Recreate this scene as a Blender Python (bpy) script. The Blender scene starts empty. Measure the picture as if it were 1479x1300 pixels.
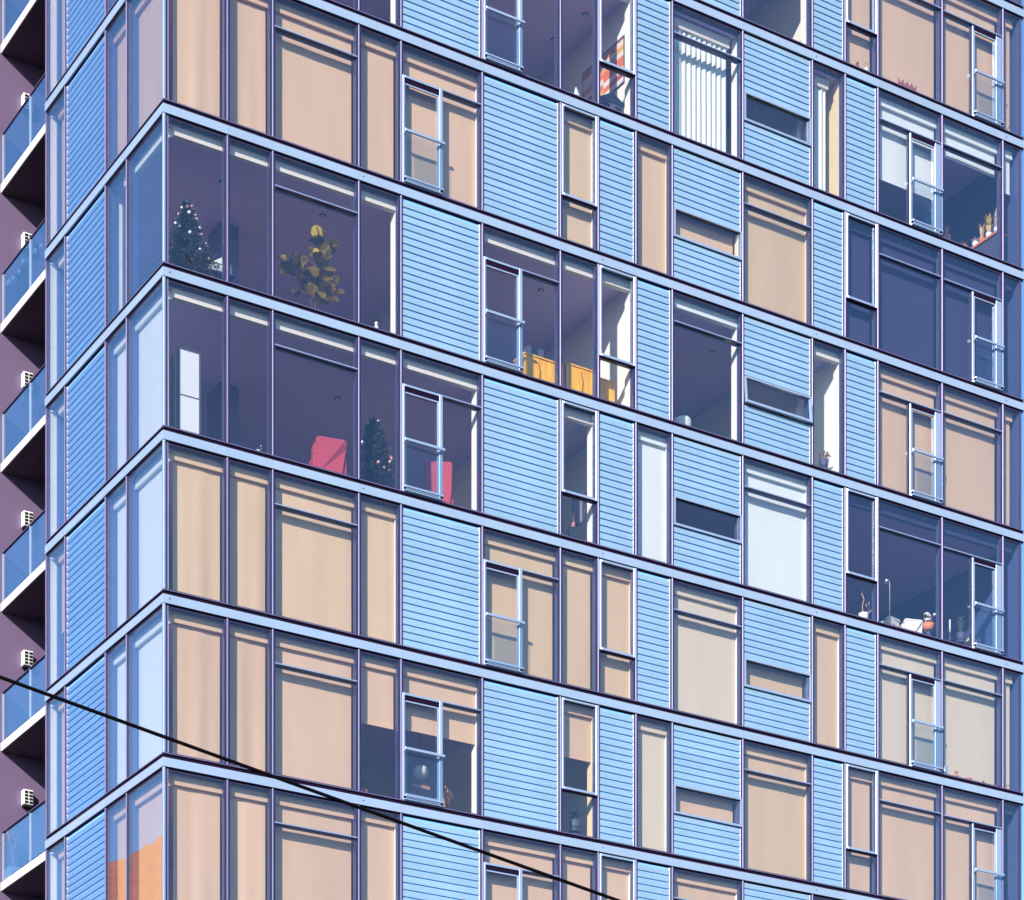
import bpy, bmesh, math, random
from mathutils import Vector, Matrix, Euler
random.seed(7)
scene = bpy.context.scene
C = scene.collection

# ------------------------------------------------------------------ camera
# level camera with a tall lens shift: verticals stay vertical, horizon far below the frame
IMG_W, IMG_H, FPX, HORIZON = 1479.0, 1300.0, 3597.5, 2340.0
ANG = math.radians(58.05357)
SU, CU = math.sin(ANG), math.cos(ANG)
CAM = Vector((-18.7873, -42.2011, 1.7))
cam_d = bpy.data.cameras.new('camera'); cam = bpy.data.objects.new('camera', cam_d); C.objects.link(cam)
cam.location = CAM
cam.rotation_euler = (math.radians(90), 0, -math.atan2(CU, SU))
cam_d.sensor_fit = 'HORIZONTAL'; cam_d.sensor_width = 36.0
cam_d.lens = FPX / IMG_W * 36.0
cam_d.shift_y = (HORIZON - IMG_H / 2) / IMG_W
cam_d.clip_start = 0.5; cam_d.clip_end = 4000
scene.camera = cam

# ------------------------------------------------------------------ sky, sun, exposure
SUN_EL = math.radians(26.0)
SUN_OFF = math.radians(50.0)                      # to the left of the sunny facade's normal
sun_dir = Vector((-math.sin(SUN_OFF) * math.cos(SUN_EL), -math.cos(SUN_OFF) * math.cos(SUN_EL), math.sin(SUN_EL)))
world = bpy.data.worlds.new('World'); scene.world = world; world.use_nodes = True
wn = world.node_tree.nodes; wl = world.node_tree.links
bg = wn['Background']; bg.inputs['Strength'].default_value = 0.15
sky = wn.new('ShaderNodeTexSky'); sky.sky_type = 'NISHITA'; sky.sun_disc = False
sky.sun_elevation = SUN_EL; sky.sun_rotation = math.atan2(sun_dir.x, sun_dir.y)
sky.air_density = 1.0; sky.dust_density = 0.3; sky.ozone_density = 6.0
wl.new(sky.outputs['Color'], bg.inputs['Color'])
sun_l = bpy.data.lights.new('sun', 'SUN'); sun_l.energy = 5.0; sun_l.angle = math.radians(0.5); sun_l.color = (1.0, 0.90, 0.80)
sun = bpy.data.objects.new('sun', sun_l); C.objects.link(sun); sun.location = (-40, -60, 60)
sun.rotation_euler = sun_dir.to_track_quat('Z', 'Y').to_euler()
scene.view_settings.view_transform = 'Standard'; scene.view_settings.look = 'None'
scene.view_settings.exposure = 0.75; scene.view_settings.gamma = 1.0
scene.view_settings.use_curve_mapping = False
scene.cycles.max_bounces = 8; scene.cycles.diffuse_bounces = 4; scene.cycles.glossy_bounces = 3
scene.cycles.transparent_max_bounces = 24; scene.cycles.use_denoising = True
scene.cycles.caustics_reflective = False; scene.cycles.caustics_refractive = False

# ------------------------------------------------------------------ pixel helpers (photo pixel -> point on a plane y = depth)
def ray(px, py):
    t = (px - IMG_W / 2) / FPX
    return Vector((t * SU + CU, -t * CU + SU, (HORIZON - py) / FPX))
def at_y(px, py, y):
    r = ray(px, py); return CAM + r * ((y - CAM.y) / r.y)
def at_x(px, py, x):
    r = ray(px, py); return CAM + r * ((x - CAM.x) / r.x)
def project(p):
    d = Vector(p) - CAM
    depth = d.x * CU + d.y * SU
    return (IMG_W / 2 + FPX * (d.x * SU - d.y * CU) / depth, HORIZON - FPX * d.z / depth)

# ------------------------------------------------------------------ materials
MATS = {}
def new_mat(name):
    m = bpy.data.materials.new(name); m.use_nodes = True; MATS[name] = m
    return m, m.node_tree.nodes, m.node_tree.links, m.node_tree.nodes['Principled BSDF']
def mat(name, col, rough=0.5, metal=0.0, var=0.08, scale=3.0, bump=0.0, bscale=40.0, stretch=(1, 1, 1), coat=0.0, trans=0.0):
    m, n, l, b = new_mat(name)
    b.inputs['Roughness'].default_value = rough; b.inputs['Metallic'].default_value = metal
    if coat: b.inputs['Coat Weight'].default_value = coat; b.inputs['Coat Roughness'].default_value = 0.12
    tc = n.new('ShaderNodeTexCoord'); mp = n.new('ShaderNodeMapping'); mp.inputs['Scale'].default_value = stretch
    l.new(tc.outputs['Object'], mp.inputs['Vector'])
    no = n.new('ShaderNodeTexNoise'); no.inputs['Scale'].default_value = scale; no.inputs['Detail'].default_value = 5
    l.new(mp.outputs['Vector'], no.inputs['Vector'])
    oi = n.new('ShaderNodeObjectInfo')
    ad = n.new('ShaderNodeMath'); ad.operation = 'MULTIPLY_ADD'; ad.inputs[1].default_value = 0.35; 
    l.new(oi.outputs['Random'], ad.inputs[0]); l.new(no.outputs['Fac'], ad.inputs[2])
    cr = n.new('ShaderNodeValToRGB')
    cr.color_ramp.elements[0].position = 0.3; cr.color_ramp.elements[1].position = 1.0
    cr.color_ramp.elements[0].color = (*[max(0, c * (1 - var)) for c in col], 1)
    cr.color_ramp.elements[1].color = (*[min(1, c * (1 + var)) for c in col], 1)
    l.new(ad.outputs[0], cr.inputs['Fac']); l.new(cr.outputs['Color'], b.inputs['Base Color'])
    if bump:
        n2 = n.new('ShaderNodeTexNoise'); n2.inputs['Scale'].default_value = bscale; n2.inputs['Detail'].default_value = 3
        l.new(mp.outputs['Vector'], n2.inputs['Vector'])
        bp = n.new('ShaderNodeBump'); bp.inputs['Strength'].default_value = bump; bp.inputs['Distance'].default_value = 0.01
        l.new(n2.outputs['Fac'], bp.inputs['Height']); l.new(bp.outputs['Normal'], b.inputs['Normal'])
    if trans:                                  # thin cloth / leaf: some light passes
        tr = n.new('ShaderNodeBsdfTranslucent'); mx = n.new('ShaderNodeMixShader'); mx.inputs['Fac'].default_value = trans
        l.new(cr.outputs['Color'], tr.inputs['Color'])
        out = n['Material Output']; l.new(b.outputs['BSDF'], mx.inputs[1]); l.new(tr.outputs['BSDF'], mx.inputs[2]); l.new(mx.outputs[0], out.inputs['Surface'])
    return m
def glass_mat(name, tint, refl, base, power, wave=0.0):
    m, n, l, b = new_mat(name); n.remove(b)
    tr = n.new('ShaderNodeBsdfTransparent'); tr.inputs['Color'].default_value = (*tint, 1)
    gl = n.new('ShaderNodeBsdfGlossy'); gl.inputs['Color'].default_value = (*refl, 1); gl.inputs['Roughness'].default_value = 0.0
    lw = n.new('ShaderNodeLayerWeight'); lw.inputs['Blend'].default_value = 0.5
    pw = n.new('ShaderNodeMath'); pw.operation = 'POWER'; pw.inputs[1].default_value = power
    l.new(lw.outputs['Facing'], pw.inputs[0])
    ma = n.new('ShaderNodeMath'); ma.operation = 'MULTIPLY_ADD'; ma.inputs[1].default_value = 1 - base; ma.inputs[2].default_value = base
    l.new(pw.outputs[0], ma.inputs[0])
    mx = n.new('ShaderNodeMixShader'); l.new(ma.outputs[0], mx.inputs['Fac'])
    l.new(tr.outputs[0], mx.inputs[1]); l.new(gl.outputs[0], mx.inputs[2]); l.new(mx.outputs[0], n['Material Output'].inputs['Surface'])
    if wave:
        tc = n.new('ShaderNodeTexCoord'); no = n.new('ShaderNodeTexNoise'); no.inputs['Scale'].default_value = 0.9; no.inputs['Detail'].default_value = 1
        l.new(tc.outputs['Object'], no.inputs['Vector'])
        bp = n.new('ShaderNodeBump'); bp.inputs['Strength'].default_value = wave; bp.inputs['Distance'].default_value = 0.02
        l.new(no.outputs['Fac'], bp.inputs['Height']); l.new(bp.outputs['Normal'], gl.inputs['Normal'])
    return m
def wood_mat(name, a, b_, scale=6):
    m, n, l, b = new_mat(name); b.inputs['Roughness'].default_value = 0.45
    tc = n.new('ShaderNodeTexCoord'); mp = n.new('ShaderNodeMapping'); mp.inputs['Scale'].default_value = (scale, scale, 0.5)
    no = n.new('ShaderNodeTexNoise'); no.inputs['Scale'].default_value = 3; no.inputs['Detail'].default_value = 6; no.inputs['Distortion'].default_value = 1.2
    cr = n.new('ShaderNodeValToRGB'); cr.color_ramp.elements[0].color = (*a, 1); cr.color_ramp.elements[1].color = (*b_, 1)
    cr.color_ramp.elements[0].position = 0.35; cr.color_ramp.elements[1].position = 0.65
    l.new(tc.outputs['Object'], mp.inputs['Vector']); l.new(mp.outputs['Vector'], no.inputs['Vector']); l.new(no.outputs['Fac'], cr.inputs['Fac']); l.new(cr.outputs['Color'], b.inputs['Base Color'])
    return m

mat('groove_blue', (0.20, 0.46, 0.95), rough=0.5)
mat('siding', (0.36, 0.535, 0.65), rough=0.36, metal=0.45, var=0.11, scale=1.6, bump=0.10, bscale=260)
mat('siding_dim_side', (0.30, 0.53, 0.80), rough=0.2, metal=0.7, var=0.09, scale=1.3, bump=0.04, bscale=260)  # same siding; the left facade's dimmer, bluer light put into the colour
mat('plate', (0.37, 0.475, 0.60), rough=0.36, metal=0.35, var=0.06, scale=1.5, bump=0.08, bscale=200)
mat('dark_metal', (0.012, 0.005, 0.020), rough=0.7, metal=0.0, var=0.2)
mat('trim_white', (0.78, 0.86, 0.92), rough=0.5, var=0.04)
mat('gasket', (0.022, 0.024, 0.075), rough=0.5, var=0.2)
mat('mullion', (0.065, 0.10, 0.24), rough=0.4, metal=0.1, var=0.08)
mat('cap', (0.20, 0.185, 0.33), rough=0.35, metal=0.3, var=0.05)
mat('alu', (0.31, 0.41, 0.57), rough=0.3, metal=0.3, var=0.05)
mat('shade_tan', (0.79, 0.58, 0.335), rough=0.85, var=0.09, scale=2.0, bump=0.12, bscale=90, stretch=(1, 1, 0.15), trans=0.18)
mat('shade_beige', (0.80, 0.56, 0.345), rough=0.85, var=0.09, scale=2.0, bump=0.12, bscale=90, stretch=(1, 1, 0.15), trans=0.18)
mat('shade_cream', (0.80, 0.69, 0.48), rough=0.85, var=0.04, scale=2.0, bump=0.12, bscale=90, stretch=(1, 1, 0.15), trans=0.18)
mat('shade_white', (0.87, 0.95, 0.88), rough=0.8, var=0.03, scale=2.0, bump=0.1, bscale=90, stretch=(1, 1, 0.15), trans=0.15)
mat('shade_navy', (0.03, 0.028, 0.085), rough=0.85, var=0.08, scale=2.0, bump=0.1, bscale=90)
mat('cassette', (0.78, 0.72, 0.60), rough=0.5, var=0.03)
mat('reveal_white', (0.94, 0.96, 0.84), rough=0.7, var=0.03)
mat('reveal_yellow', (0.84, 0.70, 0.42), rough=0.7, var=0.04)
mat('room_wall', (0.66, 0.66, 0.74), rough=0.8, var=0.04, scale=0.8)
mat('ceiling', (0.68, 0.54, 0.98), rough=0.85, var=0.05, scale=0.5)
mat('floor_boards', (0.30, 0.20, 0.15), rough=0.5, var=0.2)
mat('column_paint', (0.15, 0.14, 0.30), rough=0.8)
mat('core', (0.30, 0.27, 0.36), rough=0.9)
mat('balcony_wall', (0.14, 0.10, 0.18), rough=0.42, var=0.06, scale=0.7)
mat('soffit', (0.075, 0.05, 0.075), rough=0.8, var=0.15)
mat('slab_edge', (0.80, 0.78, 0.80), rough=0.6, var=0.06, bump=0.1)
mat('white_paint', (0.80, 0.80, 0.80), rough=0.5, var=0.03)
mat('black', (0.018, 0.016, 0.022), rough=0.5, var=0.2)
mat('cable', (0.002, 0.0015, 0.003), rough=0.8, var=0.2)
mat('needles', (0.045, 0.065, 0.060), rough=0.6, var=0.45, scale=9, trans=0.15)
mat('needles_dark', (0.030, 0.040, 0.050), rough=0.6, var=0.45, scale=9, trans=0.1)
mat('leaf_in_shade', (0.13, 0.09, 0.035), rough=0.35, var=0.35, scale=4, trans=0.15)  # shaded fig leaves: the darkness is put into the leaf colour
mat('leaf_sun_gold', (0.62, 0.48, 0.05), rough=0.35, var=0.35, scale=4, trans=0.25)  # sunlit fig leaves: yellow highlights put into the leaf colour
mat('leaf_green', (0.07, 0.10, 0.035), rough=0.5, var=0.3, scale=6, trans=0.2)
mat('dry_stem', (0.55, 0.40, 0.24), rough=0.7, var=0.2)
mat('bark', (0.12, 0.08, 0.06), rough=0.9, var=0.25, bump=0.3)
mat('red_fabric', (0.44, 0.05, 0.08), rough=0.8, var=0.08, bump=0.15, bscale=150)
mat('red_paint', (0.38, 0.09, 0.07), rough=0.5)
mat('orange_paint', (0.85, 0.25, 0.08), rough=0.5)
mat('terracotta', (0.50, 0.20, 0.10), rough=0.8, bump=0.1)
mat('cream_cloth', (0.78, 0.78, 0.70), rough=0.85, var=0.04)
mat('silver', (0.8, 0.78, 0.75), rough=0.25, metal=0.8)
mat('gold', (0.80, 0.55, 0.35), rough=0.3, metal=0.6)
mat('paper', (0.85, 0.88, 0.86), rough=0.8, trans=0.2, var=0.03)
mat('yellow_paint', (0.85, 0.68, 0.30), rough=0.6)
mat('pink', (0.75, 0.35, 0.30), rough=0.6)
mat('slate', (0.07, 0.08, 0.14), rough=0.6)
mat('asphalt', (0.05, 0.05, 0.052), rough=0.9, var=0.25, scale=0.6, bump=0.3)
mat('brick_brown', (0.50, 0.12, 0.012), rough=0.9, var=0.3, scale=2.0, bump=0.2)
mat('pole_wood', (0.16, 0.11, 0.08), rough=0.9, var=0.3, stretch=(4, 4, 0.3))
wood_mat('wood_orange', (0.95, 0.40, 0.008), (1.0, 0.62, 0.03))
wood_mat('wood_chair', (0.42, 0.20, 0.08), (0.60, 0.32, 0.14))
glass_mat('glass', (0.985, 0.985, 1.0), (0.78, 0.86, 0.95), 0.062, 2.5, wave=0.10)
glass_mat('guard_glass', (0.90, 0.94, 0.96), (0.85, 0.92, 1.0), 0.05, 3.0)
glass_mat('balcony_glass', (0.72, 0.82, 0.92), (0.85, 0.95, 1.0), 0.10, 2.0, wave=0.2)
def stripes_mat():
    m, n, l, b = new_mat('striped_print'); b.inputs['Roughness'].default_value = 0.6
    tc = n.new('ShaderNodeTexCoord'); sp = n.new('ShaderNodeSeparateXYZ'); l.new(tc.outputs['Object'], sp.inputs[0])
    mu = n.new('ShaderNodeMath'); mu.operation = 'MULTIPLY'; mu.inputs[1].default_value = 9.0; l.new(sp.outputs['Z'], mu.inputs[0])
    fl = n.new('ShaderNodeMath'); fl.operation = 'FLOOR'; l.new(mu.outputs[0], fl.inputs[0])
    y5 = n.new('ShaderNodeMath'); y5.operation = 'MULTIPLY'; y5.inputs[1].default_value = 2.2; l.new(sp.outputs['Y'], y5.inputs[0])
    fy = n.new('ShaderNodeMath'); fy.operation = 'FLOOR'; l.new(y5.outputs[0], fy.inputs[0])
    cb = n.new('ShaderNodeCombineXYZ'); l.new(fl.outputs[0], cb.inputs['X']); l.new(fy.outputs[0], cb.inputs['Y'])
    wh = n.new('ShaderNodeTexWhiteNoise'); l.new(cb.outputs[0], wh.inputs['Vector'])
    cr = n.new('ShaderNodeValToRGB'); cr.color_ramp.interpolation = 'CONSTANT'
    cols = [(0.0, (0.80, 0.20, 0.06)), (0.22, (0.85, 0.80, 0.72)), (0.5, (0.82, 0.45, 0.06)), (0.66, (0.80, 0.76, 0.66)), (0.85, (0.45, 0.10, 0.06))]
    cr.color_ramp.elements[0].color = (*cols[0][1], 1); cr.color_ramp.elements[1].position = cols[1][0]; cr.color_ramp.elements[1].color = (*cols[1][1], 1)
    for p, c in cols[2:]:
        e = cr.color_ramp.elements.new(p); e.color = (*c, 1)
    l.new(wh.outputs['Value'], cr.inputs['Fac']); l.new(cr.outputs['Color'], b.inputs['Base Color'])
stripes_mat()
for k_ in ('dark_metal', 'cable', 'black'): MATS[k_].node_tree.nodes['Principled BSDF'].inputs['Specular IOR Level'].default_value = 0.05

# ------------------------------------------------------------------ mesh helpers
class MB:
    def __init__(s): s.v = []; s.f = []; s.sm = []
    def add(s, vs, fs, smooth=False):
        o = len(s.v); s.v += [tuple(p) for p in vs]; s.f += [tuple(i + o for i in f) for f in fs]; s.sm += [smooth] * len(fs); return s
    def box(s, x0, x1, y0, y1, z0, z1):
        if x0 > x1: x0, x1 = x1, x0
        if y0 > y1: y0, y1 = y1, y0
        if z0 > z1: z0, z1 = z1, z0
        return s.add([(x0, y0, z0), (x1, y0, z0), (x1, y1, z0), (x0, y1, z0), (x0, y0, z1), (x1, y0, z1), (x1, y1, z1), (x0, y1, z1)],
                     [(3, 2, 1, 0), (4, 5, 6, 7), (0, 1, 5, 4), (1, 2, 6, 5), (2, 3, 7, 6), (3, 0, 4, 7)])
    def tube(s, pts, rad, seg=8, cap=True):
        pts = [Vector(p) for p in pts]
        rs = rad if isinstance(rad, (list, tuple)) else [rad] * len(pts)
        vs, fs = [], []
        for i, p in enumerate(pts):
            d = (pts[min(i + 1, len(pts) - 1)] - pts[max(i - 1, 0)]).normalized()
            a = d.cross(Vector((0, 0, 1)) if abs(d.z) < 0.95 else Vector((1, 0, 0))).normalized(); b = d.cross(a)
            for k in range(seg):
                t = 2 * math.pi * k / seg; vs.append(p + (a * math.cos(t) + b * math.sin(t)) * rs[i])
        for i in range(len(pts) - 1):
            for k in range(seg):
                k2 = (k + 1) % seg; fs.append((i * seg + k, i * seg + k2, (i + 1) * seg + k2, (i + 1) * seg + k))
        if cap:
            fs.append(tuple(range(seg - 1, -1, -1))); fs.append(tuple((len(pts) - 1) * seg + k for k in range(seg)))
        return s.add(vs, fs, True)
    def lathe(s, prof, c=(0, 0, 0), seg=16):
        vs, fs = [], []
        for r, z in prof:
            for k in range(seg):
                t = 2 * math.pi * k / seg; vs.append((c[0] + r * math.cos(t), c[1] + r * math.sin(t), c[2] + z))
        for i in range(len(prof) - 1):
            for k in range(seg):
                k2 = (k + 1) % seg; fs.append((i * seg + k, i * seg + k2, (i + 1) * seg + k2, (i + 1) * seg + k))
        return s.add(vs, fs, True)
    def ball(s, c, r, seg=10, sq=1.0):
        return s.lathe([(max(1e-4, r * math.sin(math.pi * i / 7)), -r * sq * math.cos(math.pi * i / 7)) for i in range(8)], c, seg)
    def mesh(s, name, m):
        me = bpy.data.meshes.new(name); me.from_pydata(s.v, [], s.f)
        for p, q in zip(me.polygons, s.sm): p.use_smooth = q
        me.materials.append(MATS[m]); me.update(); return me
    def build(s, name, m, parent=None, loc=(0, 0, 0), rot=(0, 0, 0)):
        o = bpy.data.objects.new(name, s.mesh(name, m)); C.objects.link(o); o.location = loc; o.rotation_euler = rot; o.parent = parent
        return o
def tag(o, label, cat, group=None, kind=None):
    if label: o['label'] = label
    if cat: o['category'] = cat
    if group: o['group'] = group
    if kind: o['kind'] = kind
    return o
def empty(name, loc=(0, 0, 0), rz=0.0):
    o = bpy.data.objects.new(name, None); C.objects.link(o); o.location = loc; o.rotation_euler = (0, 0, rz); o.empty_display_size = 0.2
    return o
def link(name, me, parent, loc=(0, 0, 0), rot=(0, 0, 0), sc=(1, 1, 1)):
    o = bpy.data.objects.new(name, me); C.objects.link(o); o.parent = parent; o.location = loc; o.rotation_euler = rot; o.scale = sc
    return o
def bevel(o, w=0.004, seg=1):
    m = o.modifiers.new('bevel', 'BEVEL'); m.width = w; m.segments = seg; m.limit_method = 'ANGLE'; return o

# ------------------------------------------------------------------ ground
g = MB().add([(-2000, -2000, 0), (2000, -2000, 0), (2000, 2000, 0), (-2000, 2000, 0)], [(0, 1, 2, 3)]).build('ground', 'asphalt')
tag(g, None, None, kind='structure')

# ------------------------------------------------------------------ the tower
ST = 3.0                                             # storey height
Z1 = 29.573                                          # top of floor band 1 (the one at photo y = 148 on the corner)
def ZT(r): return Z1 - ST * (r - 1)
COL = [0.0, 1.265, 2.205, 4.045, 4.975, 6.82, 8.665, 9.587, 10.522, 11.44, 13.275, 15.15, 16.06, 16.985, 18.848, 20.675, 21.262]
LCOL = [0.0, 1.683, 2.706, 4.777, 5.815]
XR, YE = COL[-1], LCOL[-1]
R0, R1 = -3, 6                                       # storeys built in full
tower = empty('apartment_tower', (0, 0, 0))
tag(tower, 'blue clad glass apartment tower with pale floor bands and a sharp corner', 'building')
T = tower

# plain storeys above and below what the photograph shows
MB().box(0.05, XR, 0.05, YE, 0, ZT(R1 + 1) - 0.3).build('lower_wall', 'core', T)
MB().box(0.05, XR, 0.05, YE, ZT(R0) + 0.35, ZT(R0) + 9).build('upper_wall', 'core', T)
MB().box(3.3, XR, 6.5, 14, 0, ZT(R0) + 9).build('core_wall', 'core', T)

in_view = lambda p, m=90: -m < project(p)[0] < IMG_W + m and -m < project(p)[1] < IMG_H + m

# facade frames: 'R' runs along +X in the plane y=0 (outside is -y); 'L' runs along +Y in the plane x=0 (outside is -x)
class Face:
    def __init__(s, left): s.left = left
    def box(s, mb, a0, a1, d0, d1, z0, z1):            # a along the wall, d depth inwards
        if s.left: mb.box(d0, d1, a0, a1, z0, z1)
        else: mb.box(a0, a1, d0, d1, z0, z1)
        return mb
    def pt(s, a, d, z): return Vector((d, a, z)) if s.left else Vector((a, d, z))
FR, FL = Face(False), Face(True)

# ---- floor slabs, ceilings
for r in range(R0, R1 + 2):
    z = ZT(r)
    o = MB().box(0.14, XR - 0.12, 0.14, YE - 0.02, z - 0.24, z - 0.004).build('floor_slab', 'floor_boards', T)
    MB().box(0.145, XR - 0.125, 0.145, YE - 0.025, z - 0.262, z - 0.242).build('ceiling', 'ceiling', o)

# ---- floor bands
for r in range(R0, R1 + 2):
    z = ZT(r)
    for F, cols in ((FR, COL), (FL, LCOL)):
        end = cols[-1] + (0.06 if F is FR else 0.0)
        band = MB()
        s0 = 0.0 if F is FR else 0.005
        F.box(band, s0, end - 0.004, -0.004, 0.13, z - 0.232, z + 0.045)           # recessed dark body: groove above, drip gap below
        bo = band.build('floor_band', 'dark_metal', T)
        sl = MB(); F.box(sl, s0 - 0.02 if F is FR else s0, end, -0.034, -0.0045, z + 0.046, z + 0.058); sl.build('sill_strip', 'cap', bo)
        for i in range(len(cols) - 1):
            a0, a1 = cols[i], cols[i + 1]
            if i == len(cols) - 2: a1 = end
            pm = MB()
            F.box(pm, a0 + (0.0012 if i else (-0.045 if F is FR else -0.02)), a1 - (0.0012 if a1 < end else 0.0), -0.045 - random.uniform(0, .0025), -0.0045, z - 0.198, z - 0.036)
            po = pm.build('band_plate', 'plate', bo)
            if i in (0, 3, 7, 11, 15) and (r + i) % 2 == 0 and F is FR:
                b = MB(); b.tube([(a0 + 0.09, -0.054, z - 0.11), (a0 + 0.09, -0.044, z - 0.11)], 0.012, 8); b.build('bolt', 'dark_metal', bo)

# ---- mullions (vertical): gasket strip, light cap and inner box
def mullion(F, a, r, corner=False, heavy=False):
    zt, zb = ZT(r) - 0.232, ZT(r + 1) + 0.059
    mb = MB(); F.box(mb, a - 0.027, a + 0.027, 0.004, 0.15, zb, zt); mo = mb.build('mullion', 'mullion', T)
    g2 = MB(); F.box(g2, a - 0.0405, a + 0.0405, -0.018, 0.003, zb, zt); g2.build('gasket_strip', 'gasket', mo)
    c = MB(); F.box(c, a - 0.0135, a + 0.0135, -0.038, -0.019, zb, zt + 0.02); bevel(c.build('cap_strip', 'cap', mo), 0.003)
for r in range(R0, R1 + 1):
    for a in COL[1:-1]: mullion(FR, a, r)
    for a in LCOL[1:-1]: mullion(FL, a, r)
    zt, zb = ZT(r) - 0.232, ZT(r + 1) + 0.059
    cp = MB().box(-0.035, 0.012, -0.035, 0.012, zb, zt + .03).build('corner_post', 'alu', T); bevel(cp, 0.004)
    MB().box(0.013, 0.05, -0.02, 0.03, zb, zt).build('gasket_strip', 'gasket', cp)
    MB().box(0.051, 0.07, -0.03, 0.03, zb, zt).build('cap_strip', 'cap', cp)
    MB().box(-0.02, 0.03, 0.013, 0.05, zb, zt).build('gasket_strip', 'gasket', cp)
    MB().box(-0.03, 0.008, YE - 0.02, YE + 0.012, zb - .2, zt + .0).build('end_post', 'cap', T)
    ep = MB().box(XR - 0.03, XR, -0.01, 0.03, zb, zt).build('end_post', 'mullion', T)

# ---- siding
PITCH = 0.1405
boards = []          # (F, a0, a1, z_bottom, height, panel object)
def board_mb(F, length):
    # lap profile: face leans out towards the bottom, undercut groove below
    prof = [(0.012, 0.0), (-0.004, 0.0), (-0.010, 0.004), (-0.004, PITCH - 0.034), (0.0, PITCH - 0.030), (0.012, PITCH - 0.030)]
    n = len(prof); vs = []
    for a in (0, length):
        for d, z in prof: vs.append(F.pt(a, d, z))
    fs = [(i, (i + 1) % n, n + (i + 1) % n, n + i) for i in range(n)] + [tuple(range(n)), tuple(range(2 * n - 1, n - 1, -1))]
    m = MB(); m.add(vs, fs); return m
def siding(F, a0, a1, zb, zt, flat=False):
    bk = MB(); F.box(bk, a0 + 0.038, a1 - 0.038, 0.013, 0.05, zb, zt)
    p = bk.build('siding_panel', 'groove_blue', T)
    ins = MB(); F.box(ins, a0 + 0.03, a1 - 0.03, 0.052, 0.17 if flat else 0.34, zb + 0.0, zt); ins.build('inner_wall', 'gasket' if flat else 'reveal_white', p)  # inner wall darkened around awning windows: the slot's shade put into its colour
    t1 = MB(); F.box(t1, a1 - 0.066, a1 - 0.042, -0.002, 0.010, zb, zt); t1.build('edge_trim', 'trim_white', p)
    t0 = MB(); F.box(t0, a0 + 0.039, a0 + 0.052, -0.008, 0.010, zb, zt); t0.build('edge_trim', 'siding', p)
    z = zb + 0.012
    while z + PITCH - 0.030 < zt + 0.07:
        h = min(1.0, (zt - z) / (PITCH - 0.030))
        if h > 0.2: boards.append((F, a0 + 0.053, a1 - 0.064, z, h, p))
        z += PITCH

# ---- windows
STORY = {-3: 'two storeys above striped picture', -2: 'one storey above striped picture', -1: 'on the striped picture storey', 0: 'one storey above corner Christmas tree', 1: 'on the fig plant storey',
         2: 'on the red armchair storey', 3: 'one storey below red armchair', 4: 'on the slatted chair storey', 5: 'one storey below slatted chairs', 6: 'two storeys below slatted chairs'}
ORD = ['first', 'second', 'third', 'fourth', 'fifth', 'sixth', 'seventh', 'eighth', 'ninth', 'tenth', 'eleventh', 'twelfth', 'thirteenth', 'fourteenth', 'fifteenth', 'last']
def pane(F, p, a0, a1, z0, z1, d=0.0, m='glass'):
    g = MB(); F.box(g, a0, a1, d, d + 0.02, z0, z1); return g.build('pane', m, p)
def frame_rect(F, a0, a1, z0, z1, w, d0, d1, wr=None, wb=None):
    mb = MB(); wr = wr or w; wb = wb or w
    F.box(mb, a0, a0 + w, d0, d1, z0, z1); F.box(mb, a1 - wr, a1, d0, d1, z0, z1)
    F.box(mb, a0 + w, a1 - wr, d0, d1, z1 - w, z1); F.box(mb, a0 + w, a1 - wr, d0, d1, z0, z0 + wb)
    return mb
def window_base(F, a0, a1, zb, zt):
    o = frame_rect(F, a0 + 0.037, a1 - 0.037, zb, zt, 0.022, -0.010, 0.05).build('window', 'gasket', T)
    return o
def transom(F, w, a0, a1, z):
    t = MB(); F.box(t, a0 + 0.06, a1 - 0.06, -0.030, 0.12, z - 0.022, z + 0.022); o = t.build('transom', 'mullion', w)
    t = MB(); F.box(t, a0 + 0.038, a1 - 0.038, -0.040, -0.031, z - 0.002, z + 0.016); t.build('transom_cap', 'alu', w)
    t = MB(); F.box(t, a0 + 0.06, a1 - 0.06, -0.036, -0.031, z - 0.024, z - 0.003); t.build('transom_gasket', 'gasket', w)
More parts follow.
